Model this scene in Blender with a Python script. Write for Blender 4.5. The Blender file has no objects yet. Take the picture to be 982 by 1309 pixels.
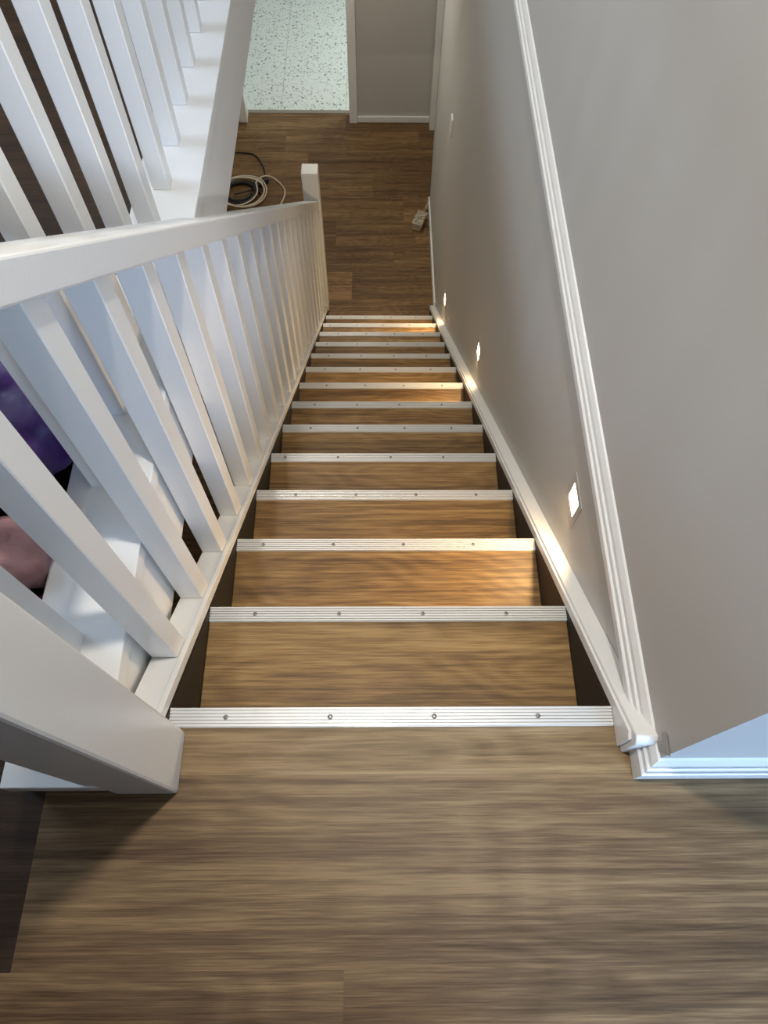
import bpy, bmesh, math, random
from mathutils import Vector, Matrix, noise

random.seed(7)
scene = bpy.context.scene
C = scene.collection

# ------------------------------------------------------------------ camera
CAM = Vector((-0.0274547, -0.2629882, 1.2650166))
PITCH, YAW, ROLL, FPX = math.radians(62.71577), math.radians(-1.45282), math.radians(1.23553), 907.0
f = Vector((0, math.cos(PITCH), -math.sin(PITCH)))
u = Vector((0, math.sin(PITCH), math.cos(PITCH)))
x = Vector((1, 0, 0))
Z = Matrix.Rotation(YAW, 3, 'Z')
f, u, x = Z @ f, Z @ u, Z @ x
cr, sr = math.cos(ROLL), math.sin(ROLL)
x, u = cr * x + sr * u, -sr * x + cr * u
cd = bpy.data.cameras.new('camera')
cd.sensor_fit = 'HORIZONTAL'
cd.sensor_width = 36.0
cd.lens = FPX / 982.0 * 36.0
cd.clip_start = 0.02
cam = bpy.data.objects.new('camera', cd)
M4 = Matrix((x, u, -f)).transposed().to_4x4()
M4.translation = CAM
cam.matrix_world = M4
C.objects.link(cam)
scene.camera = cam

# ------------------------------------------------------------------ world, light, exposure
w = bpy.data.worlds.new('sky')
scene.world = w
w.use_nodes = True
w.node_tree.nodes['Background'].inputs[0].default_value = (0.62, 0.76, 1.0, 1)
w.node_tree.nodes['Background'].inputs[1].default_value = 1.0
scene.view_settings.view_transform = 'Standard'
scene.view_settings.look = 'None'
scene.view_settings.gamma = 1.0
scene.view_settings.use_curve_mapping = False
scene.view_settings.exposure = -0.30


def area_light(name, loc, target, sx, sy, power, col, parent=None, spread=180):
    d = bpy.data.lights.new(name, 'AREA')
    d.shape = 'RECTANGLE'
    d.size, d.size_y = sx, sy
    d.energy = power
    d.color = col
    d.spread = math.radians(spread)
    o = bpy.data.objects.new(name, d)
    o.location = loc
    v = Vector(target) - Vector(loc)
    o.rotation_euler = v.to_track_quat('-Z', 'Y').to_euler()
    C.objects.link(o)
    return o


DAY = (0.44, 0.66, 1.0)
area_light('daylight_back_window', (1.5, -3.1, 1.5), (-0.2, 0.6, 0.2), 1.7, 1.3, 225, DAY)
area_light('daylight_side_window', (-3.05, 1.7, 1.55), (0.4, 1.7, -0.6), 1.5, 1.1, 75, (0.62, 0.78, 1.0))
area_light('daylight_tiled_room', (1.05, 7.1, -1.3), (-0.6, 6.7, -2.87), 1.2, 1.2, 54, (0.92, 1.0, 0.96))

# ------------------------------------------------------------------ dimensions
RISE, GO, HALF = 0.205, 0.2586662, 0.386
SL = RISE / GO
N = 14
LOW = -RISE * N            # lower floor level
XW = 0.428                 # stair wall plane
YW = -0.0956               # corner of the stair wall at the landing


def nl(y, h=0.0):
    return h - SL * y


# ------------------------------------------------------------------ materials
def new_mat(name):
    m = bpy.data.materials.new(name)
    m.use_nodes = True
    nt = m.node_tree
    return m, nt, nt.nodes['Principled BSDF']


def paint(name, col, rough=0.45, var=0.04, bump=0.02, scale=60):
    m, nt, b = new_mat(name)
    b.inputs['Roughness'].default_value = rough
    tc = nt.nodes.new('ShaderNodeTexCoord')
    n1 = nt.nodes.new('ShaderNodeTexNoise')
    n1.inputs['Scale'].default_value = 3.0
    n1.inputs['Detail'].default_value = 4.0
    nt.links.new(tc.outputs['Object'], n1.inputs['Vector'])
    mr = nt.nodes.new('ShaderNodeMapRange')
    mr.inputs['To Min'].default_value = 1 - var
    mr.inputs['To Max'].default_value = 1 + var
    nt.links.new(n1.outputs['Fac'], mr.inputs['Value'])
    hs = nt.nodes.new('ShaderNodeHueSaturation')
    hs.inputs['Color'].default_value = (*col, 1)
    nt.links.new(mr.outputs['Result'], hs.inputs['Value'])
    nt.links.new(hs.outputs['Color'], b.inputs['Base Color'])
    n2 = nt.nodes.new('ShaderNodeTexNoise')
    n2.inputs['Scale'].default_value = scale
    n2.inputs['Detail'].default_value = 3.0
    nt.links.new(tc.outputs['Object'], n2.inputs['Vector'])
    bp = nt.nodes.new('ShaderNodeBump')
    bp.inputs['Strength'].default_value = bump
    bp.inputs['Distance'].default_value = 0.01
    nt.links.new(n2.outputs['Fac'], bp.inputs['Height'])
    nt.links.new(bp.outputs['Normal'], b.inputs['Normal'])
    return m


def wood(name, dark, mid, light, rough=0.42, var=0.22, gscale=1.0, seam=0.0):
    """timber with the grain along local X; every object gets its own stretch of grain and tone"""
    m, nt, b = new_mat(name)
    L = nt.links
    b.inputs['Roughness'].default_value = rough + 0.06
    b.inputs['Specular IOR Level'].default_value = 0.32
    tc = nt.nodes.new('ShaderNodeTexCoord')
    oi = nt.nodes.new('ShaderNodeObjectInfo')
    off = nt.nodes.new('ShaderNodeVectorMath')
    off.operation = 'SCALE'
    off.inputs[0].default_value = (17.0, 41.0, 9.0)
    L.new(oi.outputs['Random'], off.inputs['Scale'])
    ad = nt.nodes.new('ShaderNodeVectorMath')
    ad.operation = 'ADD'
    L.new(tc.outputs['Object'], ad.inputs[0])
    L.new(off.outputs['Vector'], ad.inputs[1])

    def mapped(s):
        mp = nt.nodes.new('ShaderNodeMapping')
        mp.inputs['Scale'].default_value = s
        L.new(ad.outputs['Vector'], mp.inputs['Vector'])
        return mp.outputs['Vector']

    # slow bend of the grain
    warp = nt.nodes.new('ShaderNodeTexNoise')
    warp.inputs['Scale'].default_value = 1.0
    warp.inputs['Detail'].default_value = 1.5
    L.new(mapped((1.5 * gscale, 5 * gscale, 5)), warp.inputs['Vector'])
    # cathedral figure: contour lines of the slow noise
    wm = nt.nodes.new('ShaderNodeMath')
    wm.operation = 'MULTIPLY'
    wm.inputs[1].default_value = 16.0
    L.new(warp.outputs['Fac'], wm.inputs[0])
    fr = nt.nodes.new('ShaderNodeMath')
    fr.operation = 'PINGPONG'
    fr.inputs[1].default_value = 0.5
    L.new(wm.outputs[0], fr.inputs[0])
    fig = nt.nodes.new('ShaderNodeMath')
    fig.operation = 'MULTIPLY'
    fig.inputs[1].default_value = 0.13
    L.new(fr.outputs[0], fig.inputs[0])
    bd = nt.nodes.new('ShaderNodeTexNoise')
    bd.inputs['Scale'].default_value = 1.0
    bd.inputs['Detail'].default_value = 2.0
    bd.inputs['Distortion'].default_value = 0.4
    L.new(mapped((0.7 * gscale, 13 * gscale, 13)), bd.inputs['Vector'])
    bm_ = nt.nodes.new('ShaderNodeMath')
    bm_.operation = 'MULTIPLY_ADD'
    bm_.inputs[1].default_value = 0.45
    L.new(bd.outputs['Fac'], bm_.inputs[0])
    L.new(fig.outputs[0], bm_.inputs[2])
    fig = bm_
    # long streaks
    st = nt.nodes.new('ShaderNodeTexNoise')
    st.inputs['Scale'].default_value = 1.0
    st.inputs['Detail'].default_value = 9.0
    st.inputs['Roughness'].default_value = 0.74
    st.inputs['Distortion'].default_value = 0.25
    L.new(mapped((1.5 * gscale, 36 * gscale, 36)), st.inputs['Vector'])
    # fine pores
    po = nt.nodes.new('ShaderNodeTexNoise')
    po.inputs['Scale'].default_value = 1.0
    po.inputs['Detail'].default_value = 4.0
    L.new(mapped((14, 420, 420)), po.inputs['Vector'])
    s1 = nt.nodes.new('ShaderNodeMath')
    s1.operation = 'MULTIPLY_ADD'
    s1.inputs[1].default_value = 0.50
    L.new(st.outputs['Fac'], s1.inputs[0])
    L.new(fig.outputs[0], s1.inputs[2])
    s2 = nt.nodes.new('ShaderNodeMath')
    s2.operation = 'MULTIPLY_ADD'
    s2.inputs[1].default_value = 0.10
    pc = nt.nodes.new('ShaderNodeMapRange')
    pc.inputs['From Min'].default_value = 0.34
    pc.inputs['From Max'].default_value = 0.62
    L.new(po.outputs['Fac'], pc.inputs['Value'])
    L.new(pc.outputs['Result'], s2.inputs[0])
    s2b = nt.nodes.new('ShaderNodeMath')
    s2b.operation = 'MULTIPLY_ADD'
    s2b.inputs[1].default_value = 0.17
    hi_ = nt.nodes.new('ShaderNodeTexNoise')
    hi_.inputs['Scale'].default_value = 1.0
    hi_.inputs['Detail'].default_value = 5.0
    hi_.inputs['Roughness'].default_value = 0.65
    hi_.inputs['Distortion'].default_value = 0.15
    L.new(mapped((3.0 * gscale, 130 * gscale, 130)), hi_.inputs['Vector'])
    hc = nt.nodes.new('ShaderNodeMapRange')
    hc.inputs['From Min'].default_value = 0.36
    hc.inputs['From Max'].default_value = 0.64
    L.new(hi_.outputs['Fac'], hc.inputs['Value'])
    L.new(hc.outputs['Result'], s2b.inputs[0])
    L.new(s1.outputs[0], s2b.inputs[2])
    L.new(s2b.outputs[0], s2.inputs[2])
    rp = nt.nodes.new('ShaderNodeValToRGB')
    e = rp.color_ramp.elements
    e[0].position, e[0].color = 0.50, (*dark, 1)
    e[1].position, e[1].color = 0.83, (*light, 1)
    k = e.new(0.66)
    k.color = (*mid, 1)
    L.new(s2.outputs[0], rp.inputs['Fac'])
    # tone per board
    mr = nt.nodes.new('ShaderNodeMapRange')
    mr.inputs['To Min'].default_value = 1 - var
    mr.inputs['To Max'].default_value = 1 + var
    sh = nt.nodes.new('ShaderNodeMath')
    sh.operation = 'FRACT'
    mu = nt.nodes.new('ShaderNodeMath')
    mu.operation = 'MULTIPLY'
    mu.inputs[1].default_value = 7.31
    L.new(oi.outputs['Random'], mu.inputs[0])
    L.new(mu.outputs[0], sh.inputs[0])
    L.new(sh.outputs[0], mr.inputs['Value'])
    ck = nt.nodes.new('ShaderNodeTexNoise')
    ck.inputs['Scale'].default_value = 1.0
    ck.inputs['Detail'].default_value = 3.0
    ck.inputs['Distortion'].default_value = 0.6
    L.new(mapped((1.1 * gscale, 26 * gscale, 26)), ck.inputs['Vector'])
    cr_ = nt.nodes.new('ShaderNodeMapRange')
    cr_.inputs['From Min'].default_value = 0.62
    cr_.inputs['From Max'].default_value = 0.74
    cr_.inputs['To Min'].default_value = 0.0
    cr_.inputs['To Max'].default_value = 0.75
    L.new(ck.outputs['Fac'], cr_.inputs['Value'])
    cm = nt.nodes.new('ShaderNodeMix')
    cm.data_type = 'RGBA'
    L.new(cr_.outputs['Result'], cm.inputs['Factor'])
    L.new(rp.outputs['Color'], cm.inputs['A'])
    cm.inputs['B'].default_value = (dark[0] * 0.75, dark[1] * 0.75, dark[2] * 0.75, 1)
    hs = nt.nodes.new('ShaderNodeHueSaturation')
    L.new(cm.outputs['Result'], hs.inputs['Color'])
    L.new(mr.outputs['Result'], hs.inputs['Value'])
    L.new(hs.outputs['Color'], b.inputs['Base Color'])
    bp = nt.nodes.new('ShaderNodeBump')
    bp.inputs['Strength'].default_value = 0.18
    bp.inputs['Distance'].default_value = 0.002
    L.new(po.outputs['Fac'], bp.inputs['Height'])
    L.new(bp.outputs['Normal'], b.inputs['Normal'])
    return m


def metal(name, col, rough, met=1.0):
    m, nt, b = new_mat(name)
    b.inputs['Base Color'].default_value = (*col, 1)
    b.inputs['Metallic'].default_value = met
    tc = nt.nodes.new('ShaderNodeTexCoord')
    n = nt.nodes.new('ShaderNodeTexNoise')
    n.inputs['Scale'].default_value = 40
    nt.links.new(tc.outputs['Object'], n.inputs['Vector'])
    mr = nt.nodes.new('ShaderNodeMapRange')
    mr.inputs['To Min'].default_value = rough * 0.8
    mr.inputs['To Max'].default_value = rough * 1.2
    nt.links.new(n.outputs['Fac'], mr.inputs['Value'])
    nt.links.new(mr.outputs['Result'], b.inputs['Roughness'])
    return m


def emitter(name, col, strength):
    m, nt, b = new_mat(name)
    b.inputs['Base Color'].default_value = (0.9, 0.85, 0.75, 1)
    b.inputs['Emission Color'].default_value = (*col, 1)
    b.inputs['Emission Strength'].default_value = strength
    return m


def terrazzo():
    m, nt, b = new_mat('terrazzo')
    L = nt.links
    b.inputs['Roughness'].default_value = 0.35
    geo = nt.nodes.new('ShaderNodeNewGeometry')
    base = (0.74, 0.78, 0.73, 1)
    prev = None
    for sc_, thr, col in ((20, 0.24, (0.26, 0.29, 0.26, 1)), (24, 0.22, (0.42, 0.39, 0.31, 1)), (34, 0.26, (0.30, 0.33, 0.30, 1)), (42, 0.25, (0.48, 0.46, 0.38, 1)), (60, 0.25, (0.36, 0.40, 0.37, 1))):
        v = nt.nodes.new('ShaderNodeTexVoronoi')
        v.inputs['Scale'].default_value = sc_
        v.inputs['Randomness'].default_value = 1.0
        L.new(geo.outputs['Position'], v.inputs['Vector'])
        lt = nt.nodes.new('ShaderNodeMath')
        lt.operation = 'LESS_THAN'
        lt.inputs[1].default_value = thr
        L.new(v.outputs['Distance'], lt.inputs[0])
        se = nt.nodes.new('ShaderNodeSeparateColor')
        L.new(v.outputs['Color'], se.inputs['Color'])
        gt = nt.nodes.new('ShaderNodeMath')
        gt.operation = 'GREATER_THAN'
        gt.inputs[1].default_value = 0.5
        L.new(se.outputs['Red'], gt.inputs[0])
        an = nt.nodes.new('ShaderNodeMath')
        an.operation = 'MULTIPLY'
        L.new(lt.outputs[0], an.inputs[0])
        L.new(gt.outputs[0], an.inputs[1])
        mx = nt.nodes.new('ShaderNodeMix')
        mx.data_type = 'RGBA'
        L.new(an.outputs[0], mx.inputs['Factor'])
        if prev is None:
            mx.inputs['A'].default_value = base
        else:
            L.new(prev, mx.inputs['A'])
        mx.inputs['B'].default_value = col
        prev = mx.outputs['Result']
    L.new(prev, b.inputs['Base Color'])
    return m


WHITE = paint('white_gloss_paint', (0.80, 0.80, 0.785), 0.30, 0.03, 0.05, 140)
WALL = paint('greige_wall_paint', (0.53, 0.512, 0.48), 0.55, 0.02, 0.03, 220)
LOWBOUNCE = paint('low_bounce_wall', (0.07, 0.055, 0.045), 0.6, 0.1, 0.05)  # for the added blocker wall, kept dark to cut bounced light
CEIL = paint('ceiling_paint', (0.78, 0.78, 0.77), 0.8, 0.02, 0.02)
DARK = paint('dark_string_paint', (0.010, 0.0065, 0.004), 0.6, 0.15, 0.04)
PLASTER = paint('bare_plaster', (0.42, 0.40, 0.37), 0.9, 0.25, 0.3, 400)
TREADW = wood('spotted_gum_tread', (0.082, 0.043, 0.013), (0.205, 0.118, 0.041), (0.345, 0.222, 0.088), 0.40, 0.20, 1.0)
FLOORW = wood('hybrid_plank', (0.068, 0.036, 0.014), (0.146, 0.088, 0.041), (0.270, 0.176, 0.086), 0.42, 0.10, 0.8)
EDGEW = wood('stair_edge_plank', (0.12, 0.070, 0.028), (0.24, 0.152, 0.072), (0.37, 0.255, 0.132), 0.42, 0.03, 0.8)
SHADEW = wood('shade_toned_plank', (0.018, 0.010, 0.005), (0.035, 0.019, 0.009), (0.055, 0.030, 0.015), 0.45, 0.14, 0.9)  # shade of the gallery and left landing put into the plank colour
HALLW = wood('hall_plank', (0.075, 0.040, 0.015), (0.165, 0.094, 0.038), (0.27, 0.165, 0.075), 0.42, 0.30, 1.1)
ALU = metal('anodised_aluminium', (0.60, 0.60, 0.59), 0.42, 0.35)
SCREW = metal('screw_steel', (0.22, 0.21, 0.20), 0.4)
STEELPLATE = metal('faceplate_satin', (0.52, 0.49, 0.44), 0.45, 0.4)
GLOW = emitter('warm_lamp_lens', (1.0, 0.80, 0.45), 28)
GLOWC = emitter('downlight_lens', (1.0, 0.93, 0.82), 6)
SWITCHW = paint('switch_plastic', (0.80, 0.80, 0.78), 0.35, 0.02, 0.0)
TERR = terrazzo()
PURPLE = paint('purple_nylon', (0.034, 0.007, 0.090), 0.5, 0.35, 0.25, 25)
PINK = paint('dusty_pink_cloth', (0.36, 0.19, 0.19), 0.8, 0.35, 0.3, 45)
MAGENTA = paint('magenta_binding', (0.30, 0.012, 0.12), 0.6, 0.1, 0.1)
BLACKR = paint('black_cable_rubber', (0.012, 0.012, 0.014), 0.5, 0.1, 0.02)
CREAMR = paint('cream_cable_sheath', (0.62, 0.56, 0.44), 0.5, 0.1, 0.02)
BEECH = wood('brush_beech', (0.24, 0.15, 0.07), (0.38, 0.26, 0.13), (0.50, 0.36, 0.2), 0.5, 0.05, 3.0)
BRISTLE = paint('cream_bristle', (0.56, 0.50, 0.38), 0.9, 0.15, 0.4, 300)
GLASS, _nt, _b = new_mat('window_glass')
_b.inputs['Roughness'].default_value = 0.02
_b.inputs['Transmission Weight'].default_value = 1.0
_b.inputs['IOR'].default_value = 1.45


# ------------------------------------------------------------------ mesh helpers
def link(name, bm, m, parent=None, loc=None, smooth=False):
    bmesh.ops.recalc_face_normals(bm, faces=bm.faces)
    me = bpy.data.meshes.new(name)
    bm.to_mesh(me)
    bm.free()
    me.materials.append(m)
    if smooth:
        for p in me.polygons:
            p.use_smooth = True
    o = bpy.data.objects.new(name, me)
    C.objects.link(o)
    if parent is not None:
        o.parent = parent
    if loc is not None:
        o.location = loc
    return o


def copy(o, parent=None, loc=None):
    c = o.copy()
    C.objects.link(c)
    c.parent = parent
    if loc is not None:
        c.location = loc
    return c


def box_bm(x0, x1, y0, y1, z0, z1, bev=0.0, seg=1, bm=None):
    own = bm is None
    bm = bm or bmesh.new()
    vs = [bm.verts.new((a, b_, c)) for c in (z0, z1) for b_ in (y0, y1) for a in (x0, x1)]
    fs = [(0, 2, 3, 1), (4, 5, 7, 6), (0, 1, 5, 4), (2, 6, 7, 3), (0, 4, 6, 2), (1, 3, 7, 5)]
    for q in fs:
        bm.faces.new([vs[i] for i in q])
    if bev > 0 and own:
        bmesh.ops.bevel(bm, geom=bm.edges[:], offset=bev, segments=seg, affect='EDGES', profile=0.5)
    return bm


def prism_x(pts, x0, x1, bev=0.0, seg=1):
    """polygon of (y, z) points extruded along x"""
    bm = bmesh.new()
    a = [bm.verts.new((x0, p[0], p[1])) for p in pts]
    b_ = [bm.verts.new((x1, p[0], p[1])) for p in pts]
    n = len(pts)
    bm.faces.new(a)
    bm.faces.new(list(reversed(b_)))
    for i in range(n):
        j = (i + 1) % n
        bm.faces.new((a[i], b_[i], b_[j], a[j]))
    bmesh.ops.recalc_face_normals(bm, faces=bm.faces)
    if bev > 0:
        bmesh.ops.bevel(bm, geom=bm.edges[:], offset=bev, segments=seg, affect='EDGES', profile=0.5)
    return bm


def prism_y(pts, y0, y1):
    bm = bmesh.new()
    a = [bm.verts.new((p[0], y0, p[1])) for p in pts]
    b_ = [bm.verts.new((p[0], y1, p[1])) for p in pts]
    n = len(pts)
    bm.faces.new(a)
    bm.faces.new(list(reversed(b_)))
    for i in range(n):
        j = (i + 1) % n
        bm.faces.new((a[i], b_[i], b_[j], a[j]))
    return bm


def lathe_bm(prof, seg=16, axis='Z'):
    bm = bmesh.new()
    rings = []
    for r, z in prof:
        ring = []
        for i in range(seg):
            t = 2 * math.pi * i / seg
            p = (r * math.cos(t), r * math.sin(t), z)
            if axis == 'X':
                p = (z, p[0], p[1])
            ring.append(bm.verts.new(p))
        rings.append(ring)
    for a, b_ in zip(rings, rings[1:]):
        for i in range(seg):
            j = (i + 1) % seg
            bm.faces.new((a[i], a[j], b_[j], b_[i]))
    bm.faces.new(rings[0])
    bm.faces.new(rings[-1])
    return bm


def tube_bm(pts, r, seg=8, bm=None):
    bm = bm or bmesh.new()
    pts = [Vector(p) for p in pts]
    rings = []
    for i, p in enumerate(pts):
        t = (pts[min(i + 1, len(pts) - 1)] - pts[max(i - 1, 0)]).normalized()
        up = Vector((0, 0, 1)) if abs(t.z) < 0.9 else Vector((1, 0, 0))
        s = t.cross(up).normalized()
        n_ = s.cross(t)
        rr = r[i] if isinstance(r, (list, tuple)) else r
        rings.append([bm.verts.new(p + rr * (math.cos(2 * math.pi * k / seg) * s + math.sin(2 * math.pi * k / seg) * n_)) for k in range(seg)])
    for a, b_ in zip(rings, rings[1:]):
        for i in range(seg):
            j = (i + 1) % seg
            bm.faces.new((a[i], a[j], b_[j], b_[i]))
    bm.faces.new(rings[0])
    bm.faces.new(list(reversed(rings[-1])))
    return bm


def spline(cp, n=10):
    """Catmull-Rom through control points"""
    cp = [Vector(p) for p in cp]
    P = [cp[0]] + cp + [cp[-1]]
    out = []
    for i in range(1, len(P) - 2):
        for k in range(n):
            t = k / n
            a, b_, c, d = P[i - 1], P[i], P[i + 1], P[i + 2]
            out.append(0.5 * ((2 * b_) + (c - a) * t + (2 * a - 5 * b_ + 4 * c - d) * t * t + (3 * b_ - a - 3 * c + d) * t ** 3))
    out.append(cp[-1])
    return out


def tag(o, label, cat=None, group=None, kind=None):
    o['label'] = label
    if cat:
        o['category'] = cat
    if group:
        o['group'] = group
    if kind:
        o['kind'] = kind
    return o


def empty(name, loc=(0, 0, 0)):
    o = bpy.data.objects.new(name, None)
    o.empty_display_size = 0.1
    o.location = loc
    C.objects.link(o)
    return o


def struct(name, bm, m, label):
    o = link(name, bm, m)
    return tag(o, label, kind='structure')


# ------------------------------------------------------------------ the setting: walls and ceilings
struct('wall_right', box_bm(XW, XW + 0.12, YW, 4.75, LOW, 2.4), WALL, 'greige plastered wall running down along the stairs')
bm = bmesh.new()
vs = [(XW, 4.75), (0.515, 5.87), (0.64, 5.87), (XW + 0.12, 4.75)]
lo = [bm.verts.new((a, b_, LOW)) for a, b_ in vs]
hi = [bm.verts.new((a, b_, -0.3)) for a, b_ in vs]
bm.faces.new(lo); bm.faces.new(hi)
for i in range(4):
    bm.faces.new((lo[i], lo[(i + 1) % 4], hi[(i + 1) % 4], hi[i]))
struct('wall_right_hall', bm, WALL, 'greige wall turning slightly outward at the end of the lower hall')
struct('wall_near_right', box_bm(XW + 0.12, 3.2, YW, YW + 0.1, -0.25, 2.4), WALL, 'pale wall at the stair head turning right from the corner')
struct('wall_left_upper', box_bm(-3.3, -3.2, -0.75, 6.0, -0.17, 2.4), WALL, 'wall behind the upper gallery')
struct('wall_far_upper', box_bm(-3.3, 0.55, 5.87, 5.97, -0.3, 2.4), WALL, 'far upper wall above the lower hall')
struct('wall_blocker', box_bm(-3.3, 0.30, -0.85, -0.75, 0, 2.4), LOWBOUNCE, 'unseen dark wall added behind the landing to block window light')  # added out of view to keep window light off newel and left floor
struct('wall_back_side', box_bm(0.20, 0.30, -3.3, -0.85, 0, 2.4), WALL, 'side wall of the room behind the landing')
struct('wall_room_right', box_bm(3.2, 3.3, -3.3, 0.0, 0, 2.4), WALL, 'right wall of the room behind the landing')
# wall with a window behind the landing
bm = bmesh.new()
for a in ((0.3, 0.6, 0, 2.4), (2.4, 3.2, 0, 2.4), (0.6, 2.4, 0, 0.85), (0.6, 2.4, 2.15, 2.4)):
    box_bm(a[0], a[1], -3.3, -3.2, a[2], a[3], bm=bm)
struct('wall_window', bm, WALL, 'wall with a window in the room behind the landing')
win = tag(empty('window_1', (1.5, -3.25, 0.85)), 'white framed window in the room behind the landing', kind='structure')
bm = bmesh.new()
for a in ((-0.9, -0.85, 0, 1.3), (0.85, 0.9, 0, 1.3), (-0.85, 0.85, 0, 0.05), (-0.85, 0.85, 1.25, 1.3), (-0.02, 0.02, 0.05, 1.25)):
    box_bm(a[0], a[1], -0.03, 0.03, a[2], a[3], bm=bm)
link('window_frame', bm, WHITE, win)
for s in (-0.435, 0.435):
    link('pane', box_bm(s - 0.415, s + 0.415, -0.004, 0.004, 0.05, 1.25), GLASS, win)
struct('ceiling', box_bm(-3.3, 3.3, -3.3, 6.0, 2.4, 2.5), CEIL, 'white ceiling over the stairwell')
struct('ceiling_hall', box_bm(-0.455, 0.66, 3.45, 5.97, -0.28, -0.02), CEIL, 'ceiling of the lower hall beyond the stairwell')
struct('ceiling_under_gallery', box_bm(-3.3, -0.475, -0.1, 5.97, -0.17, -0.03), CEIL, 'underside of the upper gallery')
# lower level
struct('wall_left_hall', box_bm(-1.46, -1.36, -0.3, 5.87, LOW, -0.17), WALL, 'left wall of the lower hall')
struct('wall_light_stop', box_bm(-1.46, XW, -0.3, -0.2, LOW, -0.17), WALL, 'unseen wall added under the landing to block light')  # added out of sight to stop light under the landing
bm = bmesh.new()
box_bm(-0.19, 0.64, 5.895, 6.0, LOW, -0.28, bm=bm)
box_bm(-0.24, -0.19, 5.90, 6.0, LOW, -0.28, bm=bm)
box_bm(-1.46, -1.215, 5.89, 6.0, LOW, -0.28, bm=bm)
box_bm(-1.215, -0.24, 5.89, 6.0, LOW + 2.04, -0.28, bm=bm)
struct('wall_end', bm, WALL, 'greige end wall of the lower hall with a doorway')
for k, a in enumerate(((-2.6, -2.5, 6.0, 9.2), (1.2, 1.3, 6.0, 9.2))):
    struct('wall_tiled_room_side', box_bm(*a, LOW, -0.2), CEIL, 'pale side wall of the tiled room')
struct('wall_tiled_room_far', box_bm(-2.6, 1.3, 9.2, 9.3, LOW, -0.2), CEIL, 'pale far wall of the tiled room')
struct('ceiling_tiled_room', box_bm(-2.6, 1.3, 6.0, 9.3, -0.2, -0.1), CEIL, 'ceiling of the tiled room')

# ------------------------------------------------------------------ floors, plank by plank
def plank_floor(root, rows, joints_of, x0, x1, z, m, gap=0.0, name='plank'):
    for r_, (ya, yb) in enumerate(rows):
        xs = [x0] + sorted(j for j in joints_of(r_) if x0 < j < x1) + [x1]
        for a, b_ in zip(xs, xs[1:]):
            cx, cy = (a + b_) / 2, (ya + yb) / 2
            hw, hh = (b_ - a) / 2 - gap, (yb - ya) / 2 - gap
            link(name, box_bm(-hw, hw, -hh, hh, -0.012, 0), m, root, (cx, cy, z))


fl = struct('floor', box_bm(-3.2, 3.2, -3.3, -0.0035, -0.25, -0.013), DARK, 'brown timber plank floor of the upper landing')
rows = [(-0.108, -0.031)] + [(-0.386 - 0.278 * k, -0.108 - 0.278 * k) for k in range(4)]
JU = {0: [], 1: [-0.575], 2: [-0.076, -1.4, 1.2], 3: [-0.7, 0.75], 4: [-0.2, 1.1]}
plank_floor(fl, rows, lambda r_: JU[r_], -3.2, 3.2, 0, FLOORW)
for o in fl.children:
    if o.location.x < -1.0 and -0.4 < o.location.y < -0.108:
        o.data.materials[0] = SHADEW  # landing boards in shadow get the shade as their colour
# the first row, behind the nosing, is only as long as the stair opening; clip it to the landing
for o in list(fl.children):
    if abs(o.location.y - (-0.0695)) < 1e-4:
        o.data = link('plank_tmp', box_bm(-0.3855, 0.3855, -0.0385, 0.0385, -0.012, 0), EDGEW).data
        o.location.x = 0.02
for o in [o for o in bpy.data.objects if o.name.startswith('plank_tmp')]:
    bpy.data.objects.remove(o)
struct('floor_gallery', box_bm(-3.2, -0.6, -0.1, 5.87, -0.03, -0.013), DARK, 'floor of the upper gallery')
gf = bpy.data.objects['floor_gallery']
plank_floor(gf, [(-0.107 + 0.278 * k, 0.171 + 0.278 * k) for k in range(14)], lambda r_: [-1.1 - 0.5 * ((r_ * 0.37) % 1), -2.2 - 0.4 * ((r_ * 0.61) % 1)], -3.2, -0.612, 0, SHADEW)

fh = struct('floor_hall', box_bm(-1.46, 0.62, -0.2, 6.0, LOW - 0.1, LOW - 0.013), DARK, 'warm brown timber plank floor of the lower hall')
JH = {0: [0.02], 1: [-0.213], 2: [0.116, -1.0], 3: [-0.35, 0.30], 4: [-0.72, 0.21], 5: [-0.05, -1.1], 6: [-0.62], 7: [0.365, -0.83], 8: [-0.30, -1.2]}
rows = [(3.435 + 0.2895 * k, 3.435 + 0.2895 * (k + 1)) for k in range(9)]
plank_floor(fh, rows, lambda r_: JH[r_], -1.36, 0.52, LOW, HALLW)
bmx = box_bm(-1.36, -0.46, -0.2, 3.434, -0.012, 0)
link('plank_field', bmx, HALLW, fh, (0, 0, LOW))

ft = struct('floor_tiled', box_bm(-2.5, 1.2, 6.045, 9.2, LOW - 0.1, LOW - 0.011), paint('grout', (0.62, 0.66, 0.62), 0.8), 'pale green terrazzo tile floor beyond the doorway')
base = link('tile', box_bm(-0.2988, 0.2988, -0.2978, 0.2978, -0.011, 0, 0.0006), TERR, ft, (-0.6, 6.333, LOW))
for j in range(5):
    for i in range(-3, 4):
        lx = -0.6 + i * 0.6
        if lx < -2.5 or lx > 1.2 or (i == 0 and j == 0):
            continue
        copy(base, ft, (lx, 6.333 + j * 0.598, LOW))
t = link('threshold_strip', box_bm(-1.21, -0.245, 6.0, 6.045, LOW - 0.012, LOW + 0.006, 0.002), paint('threshold_grey', (0.25, 0.22, 0.18), 0.5))
tag(t, 'dark threshold strip between timber and terrazzo floors', kind='structure')
t.name = 'trim_1'

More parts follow.
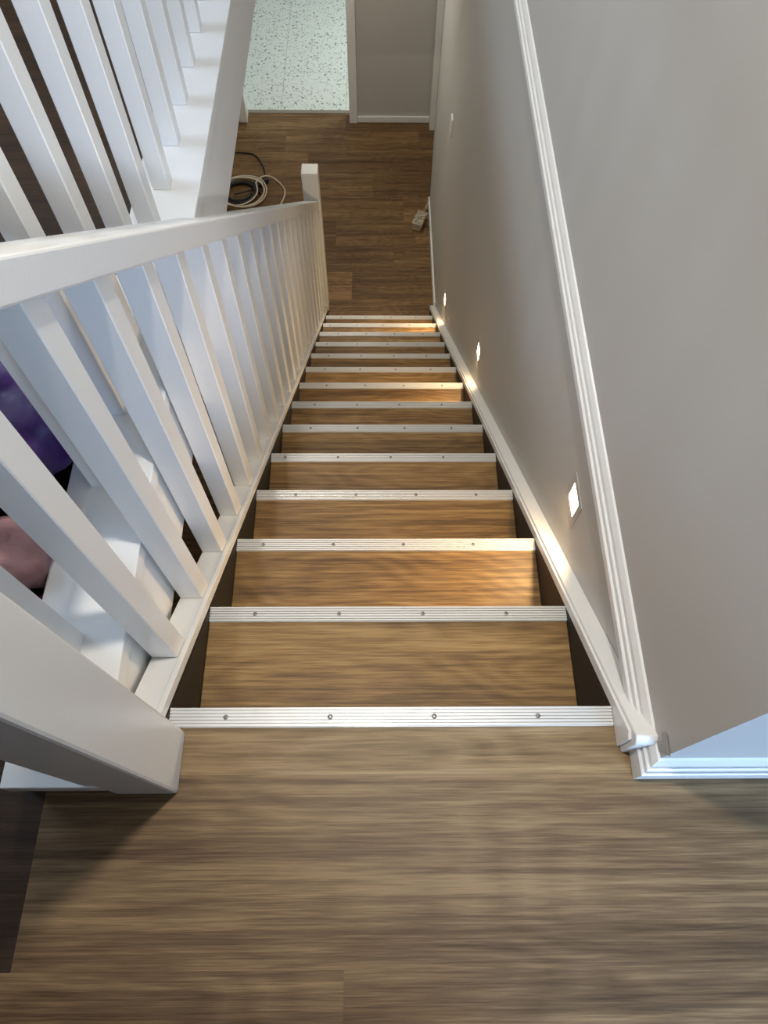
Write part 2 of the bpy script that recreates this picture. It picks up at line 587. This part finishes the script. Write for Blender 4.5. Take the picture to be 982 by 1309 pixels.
# ------------------------------------------------------------------ baseboards and trims
PROF = [(0.0, 0.0), (0.022, 0.0), (0.022, 0.043), (0.0195, 0.045), (0.0185, 0.0425), (0.0165, 0.0425), (0.0160, 0.055), (0.0135, 0.057), (0.0125, 0.0545), (0.0105, 0.0545), (0.0100, 0.066), (0.0065, 0.073), (0.004, 0.078), (0.0, 0.080)]
# over the stairs (only the upper part of the profile projects)
P2 = [(XW - d, max(z_, 0.026)) for d, z_ in PROF]
P2 = [(XW, 0.026), (XW - 0.022, 0.026)] + [(XW - d, z_) for d, z_ in PROF[2:]]
struct('baseboard_stair', prism_y(P2, YW + 0.041, 3.45), WHITE, 'stepped white moulding running level along the stair wall')


def mitred(path):
    """PROF swept between two ends; path(d) gives the two end points (x, y) at offset d from the wall"""
    bm = bmesh.new()
    A = [bm.verts.new((*path(d)[0], z_)) for d, z_ in PROF]
    B = [bm.verts.new((*path(d)[1], z_)) for d, z_ in PROF]
    bm.faces.new(A); bm.faces.new(B)
    for i in range(len(PROF)):
        j = (i + 1) % len(PROF)
        bm.faces.new((A[i], A[j], B[j], B[i]))
    return bm


struct('baseboard_corner', mitred(lambda d: ((XW - d, YW - d), (XW - d, YW + 0.040))), WHITE, 'short white baseboard return at the foot of the wall corner')
struct('baseboard_near_right', mitred(lambda d: ((XW - d, YW - d), (3.2, YW - d))), WHITE, 'stepped white baseboard turning right along the pale wall')
struct('baseboard_hall', box_bm(XW - 0.013, XW, 3.62, 4.80, LOW, LOW + 0.075, 0.003), WHITE, 'thin white baseboard along the stair wall in the lower hall')
struct('baseboard_end', box_bm(-0.188, 0.462, 5.875, 5.895, LOW, LOW + 0.055, 0.003), WHITE, 'white baseboard on the end wall of the lower hall')
struct('baseboard_left_hall', box_bm(-1.36, -1.26, 5.873, 5.89, LOW, LOW + 0.07, 0.003), WHITE, 'white baseboard left of the doorway')
struct('trim_2', box_bm(-0.262, -0.190, 5.862, 5.90, LOW, -0.75, 0.004), WHITE, 'white architrave right of the doorway in the lower hall')
struct('trim_3', box_bm(-1.262, -1.19, 5.862, 5.89, LOW, -0.75, 0.004), WHITE, 'white architrave left of the doorway in the lower hall')
struct('trim_4', box_bm(-1.262, -0.19, 5.862, 5.89, -0.83, -0.75, 0.004), WHITE, 'white head architrave over the doorway')
struct('trim_5', box_bm(0.462, 0.515, 5.765, 5.875, LOW, -0.70, 0.004), WHITE, 'wide white door post in the right corner of the lower hall')
struct('trim_6', box_bm(-0.258, -0.24, 5.90, 6.0, LOW, -0.75), WHITE, 'white jamb lining right of the doorway')
struct('trim_7', box_bm(-1.215, -1.197, 5.89, 6.0, LOW, -0.75), WHITE, 'white jamb lining left of the doorway')

# plaster chip at the wall corner
bm = bmesh.new()
ring = []
for i in range(12):
    a = 2 * math.pi * i / 12
    r_ = 0.020 + 0.007 * math.sin(3 * a) + 0.004 * math.sin(5 * a + 1)
    ring.append(bm.verts.new((XW - 0.0012, YW + 0.017 + r_ * math.cos(a) * 0.8, 0.105 + r_ * math.sin(a) * 1.3)))
c0 = bm.verts.new((XW - 0.002, YW + 0.017, 0.105))
for i in range(12):
    bm.faces.new((ring[i], ring[(i + 1) % 12], c0))
chip = link('plaster_chip', bm, PLASTER, bpy.data.objects['wall_right'])
chip['label'] = 'chipped bare plaster patch at the wall corner'

# ------------------------------------------------------------------ staircase
st = tag(empty('staircase', (0, 0, LOW)), 'straight flight of brown timber stairs with ribbed metal nosings', 'staircase')
Z0 = -LOW     # children are placed relative to the empty at the foot level


def sp(y, z):
    return (y, z + Z0)


tread0 = link('tread', box_bm(-HALF, HALF, -GO - 0.004, -0.002, -0.028, 0, 0.0015), TREADW, st)
riser0 = link('riser', box_bm(-HALF, HALF, -0.016, -0.004, -RISE, -0.005), TREADW, st)
# ribbed nosing profile (y, z)
pr = [(0.003, -0.026), (0.003, 0.0035)]
n_r = 6
for i in range(n_r):
    ya = 0.003 - i * 0.0336 / n_r
    yb = 0.003 - (i + 1) * 0.0336 / n_r
    pr += [(ya - 0.0004, 0.0045), (yb + 0.0016, 0.0045), (yb + 0.0014, 0.0012), (yb + 0.0002, 0.0012)]
pr += [(-0.0306, 0.0003), (0.0, 0.0003), (0.0, -0.026)]
nos0 = link('nosing', prism_x(pr, -HALF, HALF), ALU, st)
scr0 = link('screw', lathe_bm([(0.0044, 0.0), (0.0046, 0.0012), (0.0030, 0.0016), (0.0020, 0.0006)], 10), SCREW, nos0)
first = True
for k in range(N):
    y, z = GO * k, -RISE * k
    if k == 0:
        nos = nos0
    else:
        nos = copy(nos0, st)
        tr = tread0 if k == 1 else copy(tread0, st)
        tr.location = (0, y, z + Z0)
    rs = riser0 if k == 0 else copy(riser0, st)
    rs.location = (0, y, z + Z0)
    nos.location = (0, y, z + Z0)
    sh = (0.0, 0.0, -0.03, 0.02, -0.05, 0.01, 0.0, 0.03)[k % 8]
    for j in range(4):
        s = scr0 if (k == 0 and j == 0) else copy(scr0)
        s.parent = nos
        s.location = (-0.288 + 0.181 * j + sh, -0.0135, 0.0040)
# strings: dark boards carrying the treads, left and right
yb = 3.6
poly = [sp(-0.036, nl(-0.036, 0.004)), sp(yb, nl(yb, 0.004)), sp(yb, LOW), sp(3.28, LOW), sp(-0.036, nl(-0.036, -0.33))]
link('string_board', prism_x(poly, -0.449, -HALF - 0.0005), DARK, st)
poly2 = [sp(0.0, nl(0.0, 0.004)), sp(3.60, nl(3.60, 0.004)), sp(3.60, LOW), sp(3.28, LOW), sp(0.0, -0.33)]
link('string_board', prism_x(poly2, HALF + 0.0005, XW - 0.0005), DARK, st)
# white capping on the wall string, ending in a rounded block at the landing
h0 = 0.040
ye = -0.074
pts = [sp(ye, 0.0), sp(ye, nl(-0.060, h0) - 0.012), sp(ye + 0.004, nl(-0.060, h0) - 0.004), sp(ye + 0.012, nl(-0.060, h0))]
pts += [sp(-0.050, nl(-0.050, h0)), sp(3.645, nl(3.645, h0)), sp(3.645, LOW), sp(3.58, LOW), sp(0.0, 0.0)]
c = link('string_capping', prism_x(pts, HALF + 0.006, XW, 0.0015), WHITE, st)
pts = [sp(-0.064, 0.0), sp(-0.064, nl(-0.050, 0.024)), sp(-0.050, nl(-0.050, 0.030)), sp(3.63, nl(3.63, 0.030)), sp(3.63, LOW), sp(3.60, LOW), sp(0.0, 0.0)]
c['label'] = 'white painted capping on the wall side'
link('string_bead', prism_x(pts, HALF + 0.0008, HALF + 0.0062, 0.0008), WHITE, st)

# ------------------------------------------------------------------ stair balustrade
sb = tag(empty('stair_balustrade', (-0.42, 3.64, LOW)), 'white painted timber balustrade with square balusters down the stairs', 'balustrade')
O = Vector((-0.42, 3.64, LOW))


def rel(bm):
    bmesh.ops.translate(bm, verts=bm.verts, vec=-O)
    return bm


HC = 0.034
pts = [(-0.036, nl(-0.036, HC)), (3.60, nl(3.60, HC)), (3.60, nl(3.60, 0.004)), (-0.036, nl(-0.036, 0.004))]
link('bottom_rail', rel(prism_x(pts, -0.450, -0.399, 0.0012)), WHITE, sb)
pts = [(-0.036, nl(-0.036, HC + 0.003)), (3.60, nl(3.60, HC + 0.003)), (3.60, nl(3.60, 0.006)), (-0.036, nl(-0.036, 0.006))]
link('rail_bead', rel(prism_x(pts, -0.3992, -0.3885, 0.0015)), WHITE, sb)
pts = [(-0.036, nl(-0.036, 0.982)), (3.60, nl(3.60, 0.982)), (3.60, nl(3.60, 0.920)), (-0.036, nl(-0.036, 0.920))]
link('handrail', rel(prism_x(pts, -0.487, -0.390, 0.004, 2)), WHITE, sb)
BW = 0.046
bpts = [(0, nl(0, HC)), (BW, nl(BW, HC)), (BW, nl(BW, 0.9202)), (0, nl(0, 0.9202))]
b0 = link('baluster', prism_x(bpts, -0.4495, -0.4005, 0.0018, 1), WHITE, sb)
for k in range(21):
    b = b0 if k == 0 else copy(b0, sb)
    y = 0.108 + 0.1675 * k
    b.location = Vector((0, y, nl(y))) - O
link('newel_post', rel(box_bm(-0.459, -0.356, -0.137, -0.036, 0.0, 1.16, 0.005, 2)), WHITE, sb)
link('newel_packer', rel(box_bm(-0.482, -0.4592, -0.134, -0.045, 0.09, 1.10, 0.002)), WHITE, sb)
bn = link('newel_post', rel(box_bm(-0.488, -0.385, 3.60, 3.70, LOW, -1.675, 0.004, 1)), WHITE, sb)

# ------------------------------------------------------------------ gallery kerb and balustrade
gk = struct('trim_8', box_bm(-0.605, -0.460, -0.130, 5.87, -0.172, 0.052, 0.0015), WHITE, 'white kerb beam edging the upper gallery over the stairwell')
link('kerb_cap', box_bm(-0.61, -0.455, -0.137, 5.87, 0.0525, 0.09, 0.0015), WHITE, gk)
gb = tag(empty('gallery_balustrade', (-0.545, 0.068, 0.09)), 'white balustrade of square balusters standing on the gallery kerb', 'balustrade')
O2 = Vector((-0.545, 0.068, 0.09))
g0 = link('baluster', box_bm(-0.0205, 0.0205, 0, 0.041, 0.0, 0.93, 0.0018), WHITE, gb)
for k in range(34):
    b = g0 if k == 0 else copy(g0, gb)
    b.location = (0, 0.1645 * k, 0)
bm = box_bm(-0.592, -0.497, -0.045, 5.86, 1.02, 1.085, 0.004, 2)
bmesh.ops.translate(bm, verts=bm.verts, vec=-O2)
link('handrail', bm, WHITE, gb)

# ------------------------------------------------------------------ step lights
def step_light(y, label):
    z = nl(y, 0.235)
    e = tag(empty('step_light', (XW, y, z)), label, 'light', 'recessed step lights along the stair wall')
    bm = bmesh.new()
    o, i = 0.048, 0.029
    outer = [(-o, -o), (o, -o), (o, o), (-o, o)]
    inner = [(-i, -i), (i, -i), (i, i), (-i, i)]
    f_o = [bm.verts.new((-0.0016, a, b_)) for a, b_ in outer]
    f_i = [bm.verts.new((-0.0016, a, b_)) for a, b_ in inner]
    b_o = [bm.verts.new((0.0, a, b_)) for a, b_ in outer]
    b_i = [bm.verts.new((0.0, a, b_)) for a, b_ in inner]
    for k in range(4):
        j = (k + 1) % 4
        bm.faces.new((f_o[k], f_o[j], f_i[j], f_i[k]))
        bm.faces.new((f_o[k], b_o[k], b_o[j], f_o[j]))
        bm.faces.new((f_i[k], f_i[j], b_i[j], b_i[k]))
    link('faceplate', bm, WALLPLATE, e)
    link('lens', box_bm(-0.0012, -0.0002, -i, i, -i, i), GLOW, e)
    L = area_light('step_lamp', (-0.005, 0, 0.0), (-0.30, 0, -0.13), 0.055, 0.055, STEP_W, (1.0, 0.69, 0.36), spread=158)
    L.parent = e
    return e


WALLPLATE = paint('faceplate_greige', (0.46, 0.44, 0.41), 0.4, 0.02, 0.0)
STEP_W = 5.0
step_light(0.505, 'glowing square step light nearest the upper landing')
step_light(1.80, 'glowing step light halfway down the stair wall')
step_light(3.10, 'glowing step light by the lowest stair treads')

# ceiling downlight over the stairs

def downlight(loc, power, label, col=(1.0, 0.93, 0.82)):
    dl = tag(empty('ceiling_downlight', loc), label, 'light')
    link('trim_ring', lathe_bm([(0.055, 0.0), (0.055, -0.006), (0.040, -0.008), (0.040, 0.0)], 24), WHITE, dl)
    link('lens', lathe_bm([(0.039, -0.001), (0.039, -0.004)], 24), GLOWC, dl)
    d = bpy.data.lights.new('downlight_lamp', 'AREA')
    d.shape = 'DISK'
    d.size = 0.09
    d.energy = power
    d.color = col
    lo = bpy.data.objects.new('downlight_lamp', d)
    lo.location = (0, 0, -0.012)
    C.objects.link(lo)
    lo.parent = dl


downlight((-0.04, 0.19, 2.4), 36, 'round recessed downlight in the ceiling over the stair head')
downlight((-0.62, 2.5, 2.4), 36, 'round recessed downlight in the ceiling above the gallery kerb')
downlight((-0.35, 4.7, -0.28), 20, 'added fill downlight in the lower hall ceiling')  # extra lamp added to brighten the dark lower hall

# ------------------------------------------------------------------ wall switch
sw = tag(empty('light_switch', (XW, 3.70, -1.42)), 'white light switch on the greige wall of the lower hall', 'switch')
link('faceplate', box_bm(-0.009, 0, -0.034, 0.034, -0.055, 0.055, 0.002), SWITCHW, sw)
link('rocker', prism_y([(-0.009, -0.014), (-0.015, -0.014), (-0.010, 0.014), (-0.009, 0.014)], -0.009, 0.009), SWITCHW, sw)

# ------------------------------------------------------------------ bags on the gallery floor
def blob(name, cx, cy, rx, ry, h, m, parent, seed, amp, nx=40, ny=24, fold=1.0, flat=2.6, lean=0.0):
    bm = bmesh.new()
    rings = []
    for j in range(ny + 1):
        v = -math.pi / 2 + math.pi * j / ny
        ring = []
        for i in range(nx):
            a = 2 * math.pi * i / nx
            ce = abs(math.cos(v)) ** (2 / flat)
            se = math.copysign(abs(math.sin(v)) ** (2 / flat), math.sin(v))
            ca = math.copysign(abs(math.cos(a)) ** (2 / 2.8), math.cos(a))
            sa = math.copysign(abs(math.sin(a)) ** (2 / 2.8), math.sin(a))
            p = Vector((ca * ce * rx, sa * ce * ry, (se * 0.5 + 0.5) * h))
            q = Vector((p.x * 7 * fold, p.y * 7 * fold, p.z * 5 * fold)) + Vector((seed, seed * 2, 0))
            n1 = noise.noise(q)
            n2 = abs(noise.noise(q * 1.9 + Vector((3, 1, 5))))
            n_ = Vector((p.x / rx, p.y / ry, (p.z - h / 2) / h)).normalized()
            p = p + n_ * amp * (n1 * 0.8 - n2 * 1.2)
            p.z = max(p.z, 0.0)
            if lean:
                t_ = min(1, max(0, (p.z - 0.085) / 0.03))
                p.x = min(p.x, 0.25) + lean * t_
            ring.append(bm.verts.new(p))
        rings.append(ring)
    for a, b_ in zip(rings, rings[1:]):
        for i in range(nx):
            j = (i + 1) % nx
            bm.faces.new((a[i], a[j], b_[j], b_[i]))
    bmesh.ops.remove_doubles(bm, verts=bm.verts, dist=1e-5)
    return link(name, bm, m, parent, smooth=True)


pb = tag(empty('purple_bag', (-0.862, 0.60, 0.0)), 'crumpled dark purple nylon bag on the gallery floor behind the kerb', 'bag')
blob('bag_body', 0, 0, 0.285, 0.245, 0.26, PURPLE, pb, 2.3, 0.045, 72, 44, 1.1, flat=4.0, lean=0.042)
link('bag_strap', tube_bm(spline([(-0.12, -0.10, 0.30), (-0.13, -0.05, 0.40), (-0.12, 0.06, 0.41), (-0.11, 0.13, 0.30)], 8), 0.012, 8), PURPLE, pb, smooth=True)

pk = tag(empty('pink_pouch', (-0.80, 0.258, 0.0)), 'dusty pink mottled cloth pouch with a magenta hem behind the kerb', 'pouch')
blob('pouch_body', 0, 0, 0.186, 0.090, 0.15, PINK, pk, 8.1, 0.035, fold=2.0, flat=3.2)
hem = []
for i in range(33):
    a = 2 * math.pi * i / 32
    ca = math.copysign(abs(math.cos(a)) ** 0.72, math.cos(a))
    sa = math.copysign(abs(math.sin(a)) ** 0.72, math.sin(a))
    hem.append((ca * 0.188, sa * 0.097, 0.040 + 0.006 * math.sin(3 * a)))
link('hem_binding', tube_bm(hem, 0.0075, 8), MAGENTA, pk, smooth=True)

# ------------------------------------------------------------------ cables on the lower hall floor
def loops(cx, cy, n, r, jit, z, seed, squash=0.8, ph=0.0):
    rnd = random.Random(seed)
    pts = []
    ox, oy, rr = cx, cy, r
    for k in range(n):
        nox, noy, nrr = cx + rnd.uniform(-jit, jit), cy + rnd.uniform(-jit, jit), r * rnd.uniform(0.75, 1.1)
        for i in range(18):
            t_ = i / 18
            a = ph + 2 * math.pi * t_
            x_, y_, r_ = ox + (nox - ox) * t_, oy + (noy - oy) * t_, rr + (nrr - rr) * t_
            pts.append((x_ + r_ * math.cos(a), y_ + squash * r_ * math.sin(a), z + 0.006 * k + 0.006 * math.sin(a * 2 + k)))
        ox, oy, rr = nox, noy, nrr
    return pts


F = LOW
p = loops(-1.16, 4.90, 3, 0.155, 0.035, F + 0.016, 3, 0.95)
o = link('black_cable', tube_bm(p, 0.011, 8), BLACKR, smooth=True)
tag(o, 'thick black cable coiled on the lower hall floor', 'cable')
p = spline([(-1.30, 5.44, F + 0.006), (-1.19, 5.44, F + 0.006), (-1.09, 5.405, F + 0.006), (-1.02, 5.29, F + 0.008), (-0.985, 5.17, F + 0.01), (-0.985, 5.09, F + 0.014)], 8)
bc = tag(empty('power_lead', (-0.985, 5.05, F)), 'thin black power lead with a plug beside the cream cable', 'cable')
o_ = Vector((-0.985, 5.05, F))
link('lead', tube_bm([Vector(q) - o_ for q in p], 0.0065, 8), BLACKR, bc, smooth=True)
link('plug', lathe_bm([(0.010, 0.045), (0.024, 0.03), (0.028, 0.0), (0.026, -0.03), (0.012, -0.045)], 12, 'X'), BLACKR, bc, (0, 0, 0.028), smooth=True)
p2 = spline([(-1.005, 5.02, F + 0.014), (-1.05, 4.97, F + 0.01), (-1.12, 4.90, F + 0.035), (-1.22, 4.87, F + 0.03)], 8)
link('lead', tube_bm([Vector(q) - o_ for q in p2], 0.0065, 8), BLACKR, bc, smooth=True)
p = loops(-1.14, 4.88, 3, 0.19, 0.11, F + 0.045, 11, 0.95, 0.6)
p += [(-1.04, 4.99, F + 0.055), (-1.0, 5.05, F + 0.06), (-0.93, 5.08, F + 0.045), (-0.86, 5.05, F + 0.015), (-0.805, 4.97, F + 0.006), (-0.80, 4.88, F + 0.006), (-0.83, 4.77, F + 0.006), (-0.90, 4.64, F + 0.006)]
o = link('cream_cable', tube_bm(spline(p, 3), 0.0065, 8), CREAMR, smooth=True)
tag(o, 'cream electrical cable in loose loops on the lower hall floor', 'cable')

# ------------------------------------------------------------------ dust brush leaning by the baseboard
br = tag(empty('dust_brush', (0.335, 4.55, F)), 'wooden hand brush with cream bristles lying by the lower hall baseboard', 'brush')
ang = math.radians(-20)
br.rotation_euler = (0, 0, ang)
bm = box_bm(-0.036, 0.036, -0.085, 0.085, 0.0, 0.024, 0.008, 2)
link('brush_head', bm, BEECH, br)
bm = bmesh.new()
rnd = random.Random(5)
for i in range(6):
    for j in range(13):
        bx_, by_ = -0.027 + i * 0.0108, -0.076 + j * 0.0127
        dx, dy = bx_ * 0.35 + rnd.uniform(-0.004, 0.004), rnd.uniform(-0.006, 0.006)
        tube_bm([(bx_, by_, 0.022), (bx_ + dx * 0.4, by_ + dy * 0.4, 0.045), (bx_ + dx, by_ + dy, 0.068 + rnd.uniform(-0.004, 0.003))], [0.0054, 0.0066, 0.0074], 6, bm)
o = link('bristles', bm, BRISTLE, br)
o['kind'] = 'stuff'
link('brush_handle', tube_bm([(0, 0.080, 0.016), (0, 0.11, 0.016), (0, 0.16, 0.017), (0, 0.21, 0.018), (0, 0.245, 0.017), (0, 0.255, 0.016)], [0.012, 0.010, 0.014, 0.016, 0.013, 0.006], 10), BEECH, br, smooth=True)
link('ferrule', tube_bm([(0, 0.084, 0.0165), (0, 0.104, 0.0165)], 0.0135, 12), SCREW, br)
